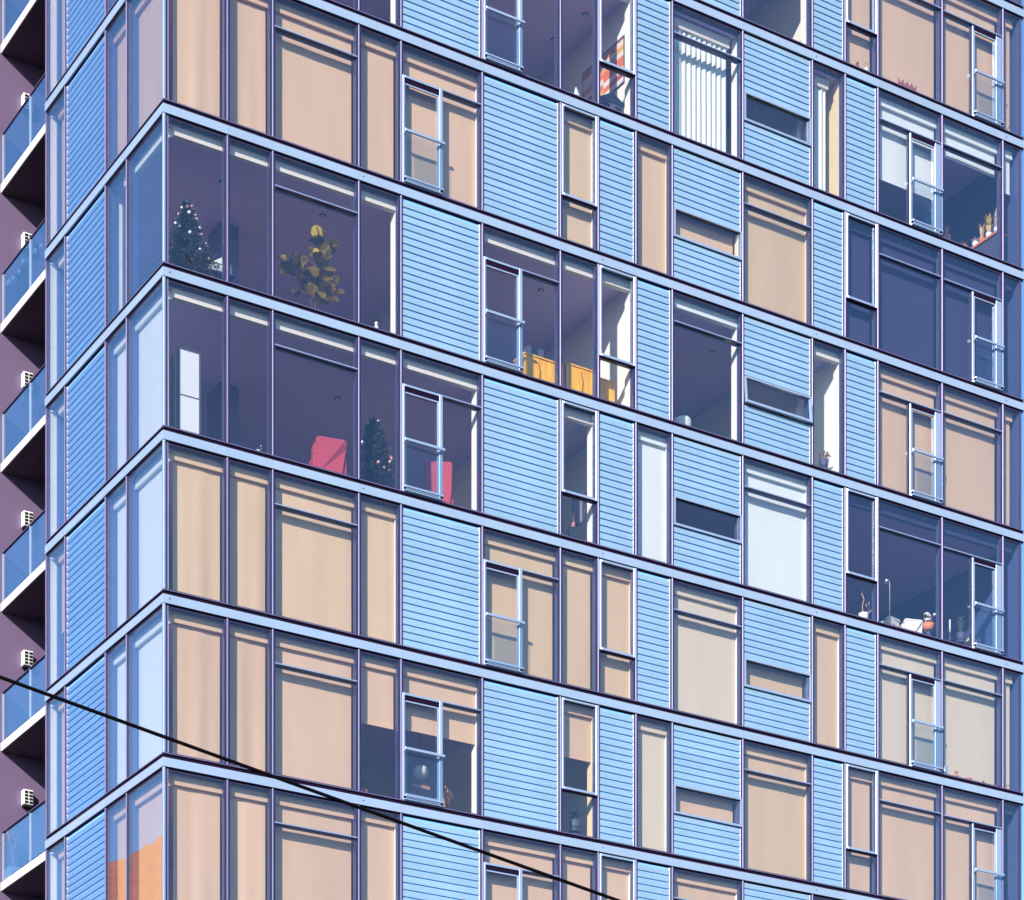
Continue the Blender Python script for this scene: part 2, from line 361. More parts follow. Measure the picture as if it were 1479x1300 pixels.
def slider(F, w, a0, a1, z0, z1, zg, wide=False):
    fr = frame_rect(F, a0, a1, z0, z1, 0.045, -0.042 if not wide else -0.022, 0.0 if wide else 0.035, wr=0.17 if wide else 0.07, wb=0.12).build('sash_frame', 'alu', w); bevel(fr, 0.004)
    i0, i1 = a0 + 0.045, a1 - (0.17 if wide else 0.07)
    h = MB(); F.box(h, i0, i1, -0.02, 0.06, z1 - 0.13, z1 - 0.051); h.build('head_recess_shade', 'dark_metal', w)  # solid dark box stands in for the shade under the frame head
    pane(F, w, i0 + 0.001, i1 - 0.001, z0 + 0.121, z1 - 0.131, 0.012)
    st = frame_rect(F, i0 + 0.002, i1 - 0.002, z0 + 0.122, z1 - 0.132, 0.03, -0.012, 0.010).build('inner_sash', 'alu', w)
    gb = MB(); F.box(gb, a0 + 0.012, a1 + (0.0 if wide else 0.015), -0.120, -0.085, zg - 0.025, zg + 0.03); bevel(gb.build('guard_bar', 'alu', w), 0.005)
    for s in (a0 + 0.02, a1 - 0.05):
        b = MB(); F.box(b, s, s + 0.03, -0.086, -0.043, zg - 0.045, zg + 0.0); b.build('bracket', 'alu', w)
        b = MB(); F.box(b, s, s + 0.03, -0.086, -0.043, z0 + 0.035, z0 + 0.075); b.build('bracket', 'dark_metal', w)
    pane(F, w, a0 + 0.04, a1 - 0.04, z0 + 0.09, zg - 0.026, -0.112, 'guard_glass').name = 'guard_pane'
    rb = MB(); F.box(rb, a0 + 0.012, a1 - 0.012, -0.120, -0.088, z0 + 0.055, z0 + 0.089); bevel(rb.build('guard_rail', 'alu', w), 0.004)
    rb = MB(); F.box(rb, a0 + 0.03, a1 - 0.03, -0.075, -0.0435, z0 + 0.008, z0 + 0.03); rb.build('sill_rail', 'alu', w)

def wavy(F, a0, a1, z0, z1, d, amp, wl, folds, seed):
    rnd = random.Random(seed); ph = rnd.uniform(0, 6); ph2 = rnd.uniform(0, 6); sl = rnd.uniform(-0.35, 0.35)
    na = max(10, int((a1 - a0) / 0.03)) if folds else 14; nz = 10
    vs, fs = [], []
    for j in range(nz + 1):
        for i in range(na + 1):
            a = a0 + (a1 - a0) * i / na; z = z0 + (z1 - z0) * j / nz; k = 1 - j / nz
            w = amp * (math.sin(a * wl + ph + sl * k * 2.2) + 0.5 * math.sin(a * wl * 2.3 + ph2 - sl * k * 3)) * ((0.35 + 0.65 * k) if not folds else 1)
            vs.append(F.pt(a, d + w, z))
    for j in range(nz):
        for i in range(na):
            q = j * (na + 1) + i
            f = (q, q + 1, q + na + 2, q + na + 1)
            fs.append(f if not F.left else f[::-1])
    m = MB(); m.add(vs, fs, True); return m

def shade(F, a0, a1, r, i, colour, drop, kind='roller shade'):
    """drop 0..1: how far the cloth is let down; the cassette sits at the head of every window"""
    zt, zb = ZT(r), ZT(r + 1)
    side = 'sunny side' if F is FR else 'left side'
    colname = {'shade_tan': 'tan', 'shade_beige': 'beige', 'shade_cream': 'cream', 'shade_white': 'white', 'shade_navy': 'navy'}[colour]
    state = 'rolled up' if drop == 0 else ('lowered' if drop > 0.97 else 'part lowered')
    bay = ORD[i] + ' bay from corner post'
    root = empty('roller_shade', F.pt((a0 + a1) / 2, 0.25, zt - 0.30))
    lab = f'{colname} roller shade {state}, {bay}, {STORY[r]}' if F is FR else f'{colname} roller shade {state}, left facade {ORD[i]} bay, {STORY[r]}'
    tag(root, lab, 'shade', 'roller shades in the tower windows')
    base = root.location
    ca = {'shade_tan': 'cassette', 'shade_beige': 'cassette', 'shade_cream': 'cassette', 'shade_white': 'shade_white', 'shade_navy': 'shade_navy'}[colour]
    if i == 0: a0 += 0.22
    if drop > 0: ca = colour
    c = MB(); F.box(c, a0 + 0.03, a1 - 0.03, 0.135, 0.25, zt - 0.440, zt - 0.264)
    co = c.build('cassette', ca, root); co.location = -base
    if drop > 0:
        z1 = zt - 0.43; z0 = z1 - (z1 - (zb + 0.02)) * drop
        corner_bay = F is FR and i in (0, 1)
        m = wavy(F, a0 + 0.045, a1 - 0.045, z0, z1, 0.205, 0.012 if corner_bay else 0.004, 7.5 if corner_bay else 4.5, False, r * 31 + i)
        so = m.build('cloth', colour, root); so.location = -base
        if drop < 0.97:
            b = MB(); F.box(b, a0 + 0.045, a1 - 0.045, 0.195, 0.215, z0 - 0.025, z0 + 0.004); bo = b.build('bottom_bar', colour, root); bo.location = -base
    return root

GLZ_TOP, GLZ_BOT = 0.236, 0.060
# type of each bay: G full glass, T transom, Sl / Sr sliding sash on the left / right under a transom, H split sash, A siding with a flat awning, P siding
PAT_ODD = ['G', 'G', 'T', 'G', 'P', 'Sl', 'G', 'H', 'P', 'T', 'A', 'G', 'P', 'Sr', 'T', 'G']       # storeys -3 -1 1 3 5
PAT_EVEN = ['G', 'G', 'T', 'G', 'Sl', 'P', 'H', 'P', 'G', 'A', 'T', 'P', 'H', 'T', 'Sr', 'G']      # storeys -2 0 2 4 6
TAN = 'shade_tan'
B, W_, N_, K = 'shade_beige', 'shade_white', 'shade_navy', 'shade_cream'
STATE = {                # (row, bay): (colour, drop)
    -1: {i: (B, 0) for i in range(16)}, 1: {i: (B, 0) for i in range(12)}, 2: {i: (K, 0) for i in range(16)},
}
STATE[-1].update({9: (B, 0), 11: (B, 0), 13: (W_, .62), 14: (W_, .2), 15: (W_, .3)})
STATE[-2] = {10: (B, 0), 8: (B, 0)}
STATE[0] = {12: (N_, 1), 13: (N_, 1), 14: (N_, 1), 15: (N_, 0)}
STATE[1].update({9: (W_, 0), 11: (K, 0)})
STATE[2].update({8: (W_, 1), 10: (W_, 1), 12: (N_, 0), 13: (N_, 0), 14: (N_, 0), 15: (N_, 0)})
STATE[3] = {13: (K, 1), 14: (K, 1), 15: (K, .96), 9: (K, 1)}
STATE[4] = {3: (B, .42), 4: (B, .40), 6: (B, .34), 15: (N_, 0), 8: (K, 1)}
YELLOW = {(0, 8), (0, 10), (-1, 11), (0, 9), (3, 7), (4, 6), (5, 10), (4, 10)}
def state(r, i): return STATE.get(r, {}).get(i, (TAN if r == 3 or (r in (0, 4) and i in (6, 8, 10)) else B, 1.0))
def visible_bay(F, a0, a1, r):
    return any(in_view(F.pt(a, 0, z)) for a in (a0, (a0 + a1) / 2, a1) for z in (ZT(r), ZT(r) - 1.5, ZT(r + 1)))

for r in range(R0, R1 + 1):
    pat = PAT_ODD if r % 2 else PAT_EVEN
    zt, zb = ZT(r) - GLZ_TOP, ZT(r + 1) + GLZ_BOT
    for i in range(16):
        a0, a1 = COL[i], COL[i + 1]; t = pat[i]; F = FR
        if t == 'P': siding(F, a0, a1, zb, zt); continue
        if not visible_bay(F, a0, a1, r):
            m = MB(); F.box(m, a0 + 0.04, a1 - 0.04, 0.0, 0.05, zb, zt); m.build('blank_panel', 'gasket', T); continue
        if t == 'A':
            z1, z0 = ZT(r) - 1.49, ZT(r) - 2.085
            siding(F, a0, a1, z1 + 0.004, zt, True); siding(F, a0, a1, zb, z0 - 0.004, True)
            w = frame_rect(F, a0 + 0.037, a1 - 0.037, z0, z1, 0.018, -0.01, 0.06).build('window', 'gasket', T)
            opened = (r == 1)
            if opened:
                hold = empty('awning_sash', (0, -0.02, z1 - 0.02)); hold.parent = w; hold.rotation_euler = (math.radians(-5), 0, 0)
                s = frame_rect(F, a0 + 0.042, a1 - 0.042, z0 - z1 + 0.025, -0.0, 0.035, -0.03, 0.02, wb=0.05).build('sash_frame', 'alu', w, (0, -0.02, z1 - 0.02), (math.radians(-5), 0, 0))
                g = MB(); F.box(g, a0 + 0.078, a1 - 0.078, -0.01, 0.005, z0 - z1 + 0.076, -0.036); g.build('pane', 'glass', w, (0, -0.02, z1 - 0.02), (math.radians(-5), 0, 0))
                bpy.data.objects.remove(hold)
            else:
                s = frame_rect(F, a0 + 0.042, a1 - 0.042, z0 - 0.003, z1 + 0.003, 0.032, -0.045, -0.011, wb=0.045).build('sash_frame', 'alu', w)
                pane(F, w, a0 + 0.056, a1 - 0.056, z0 + 0.019, z1 - 0.019, 0.0)
            c, d = state(r, i)
            rv = MB(); F.box(rv, a1 - 0.075, a1 - 0.056, 0.061, 0.17, z0, z1); rv.build('reveal', 'reveal_yellow' if (r, i) in YELLOW else 'mullion', w)  # dark unless yellow: the awning slot's shade put into the reveal colour
            if d > 0: shade(F, a0 + 0.05, a1 - 0.05, r, i, c, d)
            continue
        w = window_base(F, a0, a1, zb, zt)
        e0, e1 = a0 + 0.060, a1 - 0.060
        if i == 15: e1 = a1 - 0.031
        if i == 0: e0 = a0 + 0.075
        if t == 'G': pane(F, w, e0, e1, zb + 0.023, zt - 0.023)
        elif t == 'T':
            zc = ZT(r) - 0.85; transom(F, w, a0, a1, zc)
            pane(F, w, e0, e1, zc + 0.023, zt - 0.023); pane(F, w, e0, e1, zb + 0.023, zc - 0.023)
        elif t in ('Sl', 'Sr'):
            zc = ZT(r) - 0.87; transom(F, w, a0, a1, zc); am = (a0 + a1) / 2
            pane(F, w, e0, e1, zc + 0.023, zt - 0.023)
            if t == 'Sl':
                slider(F, w, a0 + 0.03, am + 0.005, zb, zc + 0.018, ZT(r) - 1.955); pane(F, w, am + 0.007, e1, zb + 0.023, zc - 0.023)
            else:
                slider(F, w, am - 0.005, a1 - 0.03, zb, zc + 0.018, ZT(r) - 1.955, True); pane(F, w, e0, am - 0.05, zb + 0.023, zc - 0.023)
                m = MB(); F.box(m, am - 0.049, am - 0.007, -0.005, 0.05, zb + 0.023, zc - 0.023); m.build('meeting_stile', 'gasket', w)
        elif t == 'H':
            zc = ZT(r) - 2.05
            fr = frame_rect(F, a0 + 0.03, a1 - 0.03, zc - 0.02, zt + 0.004, 0.042, -0.050, -0.011, wb=0.05).build('sash_frame', 'alu', w); bevel(fr, 0.004)
            m = MB(); F.box(m, a0 + 0.06, a1 - 0.06, -0.010, 0.12, zc - 0.02, zc + 0.03); m.build('transom', 'mullion', w)
            m = MB(); F.box(m, a0 + 0.038, a1 - 0.038, -0.045, -0.012, zc - 0.045, zc - 0.021); m.build('drip_edge', 'dark_metal', w)
            pane(F, w, e0, e1, zc + 0.031, zt - 0.023); pane(F, w, e0, e1, zb + 0.023, zc - 0.021)
        c, d = state(r, i)
        if pat[min(i + 1, 15)] in ('P', 'A') and i < 15 or (t == 'H' and i != 12):
            rv = MB(); F.box(rv, a1 - 0.030, a1 + 0.03, 0.152, 0.34, zb, zt); rv.build('reveal', 'reveal_yellow' if (r, i) in YELLOW else 'reveal_white', w)
        if not (r == -1 and i in (9, 11)): shade(F, a0, a1 - (0.12 if i == 15 else 0), r, i, c, d)
    for i in range(4):
        a0, a1 = LCOL[i], LCOL[i + 1]; F = FL
        if i == 2: siding(F, a0, a1, zb, zt); continue
        w = window_base(F, a0, a1, zb, zt)
        pane(F, w, a0 + (0.06 if i else 0.052), a1 - 0.06, zb + 0.023, zt - 0.023)
        if i == 3:
            rv = MB(); F.box(rv, YE - 0.055, YE - 0.025, 0.055, 0.19, zb, zt - 0.05); rv.build('reveal', 'reveal_white', w)
            rv = MB(); F.box(rv, YE - 0.05, YE - 0.02, 0.192, 0.34, zb, zt); rv.build('jamb', 'mullion', w)
            dr = {-1: .9, 0: 1, 1: 0, 2: 0, 3: .55, 4: 1, 5: 1}.get(r, 1)
            shade(F, a0, a1 - 0.25, r, i, B, dr)
        else:
            rv = MB(); F.box(rv, a1 - 0.028, a1 - 0.004, 0.152, 0.2, zb, zt); rv.build('reveal', 'mullion', w)
            c, d = (B, 1.0) if r < 1 else ((W_, 1.0) if r in (2, 3, 4, 1) else (B, 1.0))
            if r == 1: d = 0 if i == 0 else 1.0
            shade(F, a0, a1 - (0.5 if (r == 1 and i == 1) else 0), r, i, c, d)

# ---- partitions between rooms (their sun-side faces show as bright walls)
def partition(r, x, y0, y1, m='reveal_white'):
    MB().box(x, x + 0.1, y0, y1, ZT(r + 1) + 0.0, ZT(r) - 0.264).build('partition_wall', m, T)
for r in range(R0, R1 + 1):
    zb, zt = ZT(r + 1) + 0.0, ZT(r) - 0.264
    MB().box(0.36, XR - 0.14, YE - 0.3, YE - 0.06, zb, zt).build('room_wall', 'room_wall', T)
    if r % 2:
        partition(r, 6.7, 2.6, YE - 0.31, 'room_wall'); partition(r, COL[8] + 0.035, 0.35, YE - 0.31); partition(r, COL[11] - 0.12, 0.35, YE - 0.31); partition(r, COL[12] + 0.035, 0.35, YE - 0.31, 'reveal_yellow' if r == -1 else 'reveal_white')
    else:
        partition(r, COL[7] + 0.6, 0.35, YE - 0.31); partition(r, COL[9] + 0.035, 0.35, YE - 0.31); partition(r, COL[12] - 0.13, 0.35, YE - 0.31)
        partition(r, COL[6] - 0.3, 0.35, YE - 0.31)
    MB().box(XR - 0.06, XR - 0.035, 0.05, YE - .03, zb, zt + .2).build('end_wall', 'mullion', T)
# interior column near the corner
for r in (1, 2):
    zc = ZT(r) - 0.264
    def hit(px, py):
        q = ray(px, py + 235.9 * (r - 1) * 0.985); return CAM + q * ((zc - CAM.z) / q.z)
    k0, k1, k2 = hit(318.4, 319.6), hit(338, 330), hit(297.7, 338)
    x0_, y0_ = k0.x, max(1.0, k0.y)
    MB().box(x0_, x0_ + max(.4, k1.x - k0.x), y0_, y0_ + max(.5, k2.y - k0.y), ZT(r + 1), zc).build('column', 'column_paint', T)

# ---- boards: the largest as parts of their own, the rest as one mass
def score(b):
    F, a0, a1, z, h, p = b
    if F.left: return 500 if in_view(F.pt((a0 + a1) / 2, 0, z), 30) else -1
    if not in_view(F.pt((a0 + a1) / 2, 0, z), 0): return -1
    return abs(project(F.pt(a1, 0, z))[0] - project(F.pt(a0, 0, z))[0])
boards.sort(key=score, reverse=True)
cache = {}
for F, a0, a1, z, h, p in boards[:300]:
    k = (F.left, round(a1 - a0, 4))
    if k not in cache: cache[k] = board_mb(F, a1 - a0).mesh('board', 'siding_dim_side' if F.left else 'siding')
    o = link('board', cache[k], p, F.pt(a0, random.uniform(-0.0008, 0.0008), z), (0, 0, 0), (1, 1, h))
rest, rest_l = MB(), MB()
for F, a0, a1, z, h, p in boards[300:]:
    bm_ = board_mb(F, a1 - a0); off = F.pt(a0, random.uniform(-0.0008, 0.0008), z)
    (rest_l if F.left else rest).add([(v[0] + off.x, v[1] + off.y, v[2] * h + off.z) for v in bm_.v], bm_.f)
for q, mm in ((rest, 'siding'), (rest_l, 'siding_dim_side')):
    if q.v: tag(q.build('siding_boards', mm, T), None, None, kind='stuff')

# ---- recessed balconies behind the left facade's end
XB = 0.21; YB0, YB1 = YE + 0.014, at_x(1.0, 0, XB).y
for r in range(R0, R1 + 2):
    z = ZT(r)
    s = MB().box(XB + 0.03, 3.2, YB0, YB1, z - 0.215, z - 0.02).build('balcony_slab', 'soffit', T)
    MB().box(XB, XB + 0.028, YB0, YB1, z - 0.205, z - 0.03).build('slab_edge', 'slab_edge', s)
    MB().box(XB + 0.02, XB + 0.05, YB0, YB1, z - 0.026, z - 0.002).build('edge_flashing', 'dark_metal', s)
    rail = MB().box(XB + 0.03, XB + 0.065, YB0, YB1, z + 1.02, z + 1.06).build('balcony_railing', 'dark_metal', T)
    MB().box(XB + 0.028, XB + 0.034, YB0, YB1, z + 1.061, z + 1.07).build('rail_trim', 'cap', rail)
    for y in (YB1 - 0.08, (YB0 + YB1) / 2 - 0.08):
        MB().box(XB + 0.02, XB + 0.055, y, y + 0.05, z + 0.0, z + 1.02).build('rail_post', 'alu', rail)
    for y0, y1 in ((YB0 + 0.01, (YB0 + YB1) / 2 - 0.085), ((YB0 + YB1) / 2 - 0.025, YB1 - 0.085)):
        MB().box(XB + 0.035, XB + 0.045, y0, y1, z + 0.02, z + 1.0).build('guard_pane', 'balcony_glass', rail)
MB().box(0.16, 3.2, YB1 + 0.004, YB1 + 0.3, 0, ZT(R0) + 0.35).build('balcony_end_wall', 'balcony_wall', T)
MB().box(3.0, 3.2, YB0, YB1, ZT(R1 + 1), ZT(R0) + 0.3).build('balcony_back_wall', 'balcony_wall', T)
for r in range(R0, R1 + 1):
    # white louvred wall unit on the balcony end wall
    p = at_y(38, 0, YB1); z = ZT(r + 1) + at_y(35, 766, YB1).z - ZT(3)
    root = empty('wall_vent', (p.x, YB1, z))
    tag(root, f'white louvred vent box on purple balcony wall, {STORY[r]}', 'vent', 'vent boxes on the balcony wall')
    b = MB().box(-0.12, 0.1, -0.16, 0.0, 0.04, 0.36).build('housing', 'white_paint', root); bevel(b, 0.008)
    for k in range(4):
        for j in range(2):
            MB().box(-0.095 + j * 0.1, -0.015 + j * 0.1, -0.165, -0.161, 0.06 + k * 0.072, 0.115 + k * 0.072).build('louvre', 'black', root)
    MB().box(-0.10, 0.08, -0.14, -0.0, 0.0, 0.038).build('bracket', 'black', root)

# ================================================================== things in the rooms and on the balconies
def floor_z(r): return ZT(r + 1) - 0.004
def spot(px, r, D):
    p = at_y(px, 0, D); return Vector((p.x, D, floor_z(r)))
def top_z(px, py, D): return at_y(px, py, D).z

def christmas_tree(px, py, r, D, rad, label, dark=False, orn=True, seed=1, shape=1.0):
    rnd = random.Random(seed); base = spot(px, r, D); h = top_z(px, py, D) - base.z
    root = empty('christmas_tree', base); tag(root, label, 'Christmas tree')
    MB().tube([(0, 0, 0.1), (0, 0, h * 0.95)], [0.05, 0.01], 8).build('trunk', 'bark', root)
    MB().lathe([(0.001, 0), (0.2, 0), (0.17, 0.16), (0.06, 0.2), (0.001, 0.2)]).build('stand', 'slate', root)
    m = MB()
    def sprig(p, d, ln, w):
        a = d.cross(Vector((rnd.uniform(-1, 1), rnd.uniform(-1, 1), rnd.uniform(-1, 1)))).normalized() * w
        m.add([p - a * 0.6, p + a * 0.6, p + d * ln * 0.6 + a, p + d * ln, p + d * ln * 0.6 - a], [(0, 1, 2, 3, 4)])
    tips = []
    nb = 340
    for i in range(nb):
        t = (i / nb) ** 0.85; z = 0.22 + (h - 0.3) * t; R = rad * (1 - t) ** shape * rnd.uniform(0.78, 1.12) + 0.05
        an = i * 2.39996 + rnd.uniform(-.3, .3); out = Vector((math.cos(an), math.sin(an), 0))
        n = max(3, int(R / 0.05))
        for k in range(n):
            q = (k + 1) / n; p = out * R * q + Vector((0, 0, z + 0.06 * q - 0.10 * q * q))
            for _ in range(4):
                d = (out * rnd.uniform(0.2, 1) + Vector((rnd.uniform(-1, 1), rnd.uniform(-1, 1), rnd.uniform(-.35, .75)))).normalized()
                sprig(p, d, rnd.uniform(0.05, 0.12), 0.008)
        tips.append(out * R + Vector((0, 0, z - 0.05)))
    for k in range(14): sprig(Vector((0, 0, h - 0.16 + k * 0.011)), Vector((rnd.uniform(-.4, .4), rnd.uniform(-.4, .4), 1)).normalized(), 0.1, 0.006)
    m.build('foliage', 'needles_dark' if dark else 'needles', root)
    if orn:
        front = [p for p in tips if p.y < 0.05 and p.z > h * 0.2]
        for k, p in enumerate(rnd.sample(front, 10 if dark else 24)):
            MB().ball(p * 1.04, rnd.uniform(0.022, 0.042), 10, rnd.choice([1, 1, 1.4])).build('ornament', rnd.choice(['silver', 'silver', 'gold', 'white_paint', 'pink']), root)
    return root
christmas_tree(270, 288, 1, 0.62, 0.62, 'broad Christmas tree with baubles in the corner window of the tower', seed=3)
christmas_tree(540, 603, 2, 0.55, 0.36, 'slim dark Christmas tree beside red wingback armchair', dark=True, seed=5, shape=0.55)

# fiddle-leaf fig
leaf = MB(); pts = [(0, 0, 0), (0.05, 0.0, 0.05), (0.075, 0.012, 0.14), (0.085, 0.02, 0.21), (0.045, 0.01, 0.27), (0, -0.01, 0.285)]
lv = [(x, y, z) for x, y, z in pts] + [(-x, y, z) for x, y, z in pts[1:-1]] + [(0, -0.012, 0.1), (0, -0.016, 0.2)]
leaf.add(lv, [(0, 1, 10), (1, 2, 10), (2, 11, 10), (2, 3, 11), (3, 4, 11), (4, 5, 11), (0, 10, 6), (6, 10, 7), (7, 10, 11), (7, 11, 8), (8, 11, 9), (9, 11, 5)], True)
leaf_me = leaf.mesh('leaf', 'leaf_sun_gold'); leaf_shade_me = leaf.mesh('leaf', 'leaf_in_shade')
base = spot(455, 1, 0.7); zt_ = top_z(470, 335, 0.7) - base.z
root = empty('fig_plant', base); tag(root, 'large fiddle leaf fig with broad yellow green leaves behind glass', 'plant')
MB().lathe([(0.001, 0), (0.17, 0), (0.21, 0.36), (0.19, 0.36), (0.001, 0.33)], seg=18).build('pot', 'white_paint', root)
rnd = random.Random(11)
stems = [[(0, 0, .3), (0.02, 0, .9), (0.08, 0.0, 1.3), (0.16, .0, zt_ - .25)], [(0, 0, .3), (-.12, 0, .7), (-.38, 0.02, 1.0), (-.52, 0, 1.25)], [(0, 0, .3), (.14, 0, .75), (.42, 0.05, 1.02)]]
for st_ in stems:
    MB().tube(st_, [0.022, 0.018, 0.013, 0.008][:len(st_)], 7).build('stem', 'bark', root)
    P = [Vector(p) for p in st_]
    for k in range(46 if st_ is stems[0] else 28):
        t = rnd.uniform(0.35, 1.0) * (len(P) - 1); j = min(int(t), len(P) - 2); p = P[j].lerp(P[j + 1], t - j)
        link('leaf', leaf_me if rnd.random() < .5 else leaf_shade_me, root, p, (rnd.uniform(0.5, 1.9), rnd.uniform(-0.4, 0.4), rnd.uniform(0, 6.283)), (1.3, 1.3, 1.25) if rnd.random() < .5 else (1.0, 1.0, 1.0))

# red wingback armchairs
def armchair(px, py, r, D, rz, label, s=1.0, m_='red_fabric'):
    base = spot(px, r, D); h = (top_z(px, py, D) - base.z)
    root = empty('armchair', base, rz); tag(root, label, 'armchair'); root.scale = (s, s, 1)
    m = MB(); vs = []
    for (x, z, y) in [(-.31, .25, .0), (.31, .25, .0), (.38, .75, -.03), (.40, h - .05, -.08), (.34, h, -.09), (-.34, h, -.09), (-.40, h - .05, -.08), (-.38, .75, -.03)]:
        vs.append((x, y, z))
    n = len(vs); vs += [(x, y + 0.13, z) for x, y, z in vs]
    m.add(vs, [tuple(range(n))[::-1], tuple(range(n, 2 * n))] + [(i, (i + 1) % n, n + (i + 1) % n, n + i) for i in range(n)])
    b = m.build('backrest', m_, root); bevel(b, 0.035, 3)
    for sx in (-1, 1):
        w = MB().box(sx * .33, sx * .41, .06, .36, .62, h - .08).build('wing', m_, root); bevel(w, .03, 3)
        a = MB().box(sx * .31, sx * .43, .06, .68, .25, .62).build('arm', m_, root); bevel(a, .03, 3)
        for y in (.05, .62): MB().tube([(sx * .3, y, .25), (sx * .32, y, 0)], [.025, .016], 8).build('leg', 'bark', root)
    q = MB().box(-.305, .305, .12, .7, .3, .48).build('seat_cushion', m_, root); bevel(q, .04, 3)
    MB().box(-.30, .30, .1, .66, .24, .299).build('seat_base', m_, root)
armchair(478, 634, 2, 0.45, -0.22, 'red wingback armchair with its back to the glass', s=.78)
armchair(633, 668, 2, 0.9, -0.5, 'red armchair seen partly through the sliding window', s=.72)

# tall paper lamp
base = spot(268, 2, 0.45); h = top_z(272, 513, 0.45) - base.z
root = empty('paper_lamp', base); tag(root, 'tall square paper floor lamp with dark wooden frame', 'lamp')
for sx in (-.21, .21):
    for sy in (-.17, .17): MB().box(sx - .014, sx + .014, sy - .014, sy + .014, 0, h).build('post', 'slate', root)
for z in (0.1, h - .87, h - .02): MB().box(-.195, .195, -.18, -.16, z, z + .018).build('crossbar', 'slate', root)
for z0, z1 in ((.119, h - .871), (h - .851, h - .021)):
    MB().box(-.194, .194, -.172, -.166, z0, z1).build('paper_panel', 'paper', root)
    MB().box(-.216, -.21, -.155, .155, z0, z1).build('paper_panel', 'slate', root)
    MB().box(.21, .216, -.155, .155, z0, z1).build('paper_panel', 'paper', root)
MB().box(-.2, .2, -.17, .17, h, h + .012).build('lid', 'slate', root)

# small white house model on a stool and bird on a stand
base = spot(318, 1, 0.35); h = top_z(317, 375, 0.35) - base.z
root = empty('house_model', base); tag(root, 'small cream gabled house model beside the broad Christmas tree', 'model house')
MB().box(-.2, .2, -.1, .1, h - .30, h - .14).build('wall', 'cream_cloth', root)
rf = MB(); rf.add([(-.2, -.12, h - .14), (.2, -.12, h - .14), (.0, -.12, h), (-.2, .12, h - .14), (.2, .12, h - .14), (.0, .12, h)], [(0, 1, 2), (5, 4, 3), (0, 2, 5, 3), (1, 4, 5, 2), (0, 3, 4, 1)]); rf.build('roof', 'cream_cloth', root)
MB().box(.02, .07, -.104, -.1, h - .25, h - .15).build('window', 'slate', root)
MB().box(-.24, .24, -.14, .14, h - .33, h - .30).build('stand_top', 'slate', root)
for sx in (-.2, .2): MB().box(sx - .02, sx + .02, -.1, .1, 0, h - .33).build('stand_leg', 'slate', root)
base = spot(375, 2, 0.28); h = top_z(376, 642, 0.28) - base.z
root = empty('bird_figurine', base); tag(root, 'small white long necked bird figurine on a thin stand', 'figurine')
MB().tube([(0, 0, 0), (0, 0, h - .16)], .006, 6).build('rod', 'white_paint', root)
MB().ball((-.03, 0, h - .13), .04, 10, .6).build('body', 'white_paint', root)
MB().tube([(0, 0, h - .13), (.03, 0, h - .08), (.02, 0, h - .03), (.06, 0, h - .01)], [.014, .009, .009, .003], 7).build('neck', 'white_paint', root)

# wooden cabinets in the bright room
def cabinet(pl, pr, py, r, D, label, marks=0):
    a, b = at_y(pl, 0, D).x, at_y(pr, 0, D).x; base = Vector(((a + b) / 2, D, floor_z(r))); h = top_z((pl + pr) / 2, py, D) - base.z; w = (b - a) / 2
    root = empty('wooden_cabinet', base); tag(root, label, 'cabinet')
    MB().box(-w, w, 0.02, .38, .06, h - .03).build('carcass', 'wood_chair', root)
    MB().box(-w - .01, w + .01, -.02, .4, h - .029, h).build('top', 'wood_orange', root)
    n = max(3, int(2 * w / .16))
    for k in range(n):
        x0 = -w + 2 * w * k / n
        MB().box(x0 + .003, x0 + 2 * w / n - .003, random.uniform(-.004, .004), .0195, .06, h - .031).build('plank', 'wood_orange', root)
    for sx in (-1, 1): MB().box(sx * w - .04 * (sx > 0), sx * w + .04 * (sx < 0), .02, .06, 0, .059).build('leg', 'wood_chair', root)
    if marks:
        c = MB(); c.tube([(-.05, -.012, h - .12), (.0, -.012, h - .3), (-.03, -.012, h - .6), (.02, -.012, .1)], .006, 6); c.build('cord', 'black', root)
cabinet(757, 803, 516, 1, 0.42, 'orange wooden cabinet beside the sliding window', 1)
cabinet(818, 866, 531, 1, 0.40, 'orange wooden cabinet in full height bay of bright room', 1)
cabinet(866, 888, 549, 1, 0.40, 'narrow orange wooden cabinet below split window')
# lamp on the first cabinet
base = spot(772, 1, 0.62); h = top_z(772, 517, .62) - base.z
root = empty('box_lamp', base); tag(root, 'dark grey box shaped lamp behind the orange cabinet', 'lamp')
MB().box(-.16, .22, 0, .3, h - .05, h + .22).build('shade', 'slate', root); MB().box(-.12, .14, -.02, .0, h - .03, h + .03).build('label_plate', 'white_paint', root); MB().tube([(0, .15, 0), (0, .15, h - .05)], .03, 8).build('stem', 'slate', root)

def slat_chair(px, py, r, D, rz, label, m='wood_chair', group=None, w=.21):
    base = spot(px, r, D); h = top_z(px, py, D) - base.z
    root = empty('dining_chair', base, rz); tag(root, label, 'chair', group)
    s = MB().box(-w, w, 0, .42, .43, .46).build('seat', m, root); bevel(s, .01)
    for sx in (-w + .02, w - .02):
        MB().tube([(sx, .39, .43), (sx * 1.05, .42, 0)], [.02, .015], 8).build('leg', m, root)
        MB().tube([(sx, .02, .43), (sx, -.03, 0)], [.02, .015], 8).build('leg', m, root)
        MB().tube([(sx, .01, .46), (sx, -.02, .7), (sx * 1.02, -.06, h)], [.02, .018, .014], 8).build('back_post', m, root)
    for k in range(5):
        x = (-w + .02) + (2 * w - .04) * (k + 1) / 6
        MB().tube([(x, .01, .46), (x, -.025, .7), (x, -.055, h - .04)], .011, 6).build('slat', m, root)
    t = MB().box(-w - .005, w + .005, -.075, -.045, h - .06, h + .01).build('top_rail', m, root); bevel(t, .008)
slat_chair(606, 1136, 4, 0.62, 0.1, 'slatted wooden chair seen through the sliding sash')
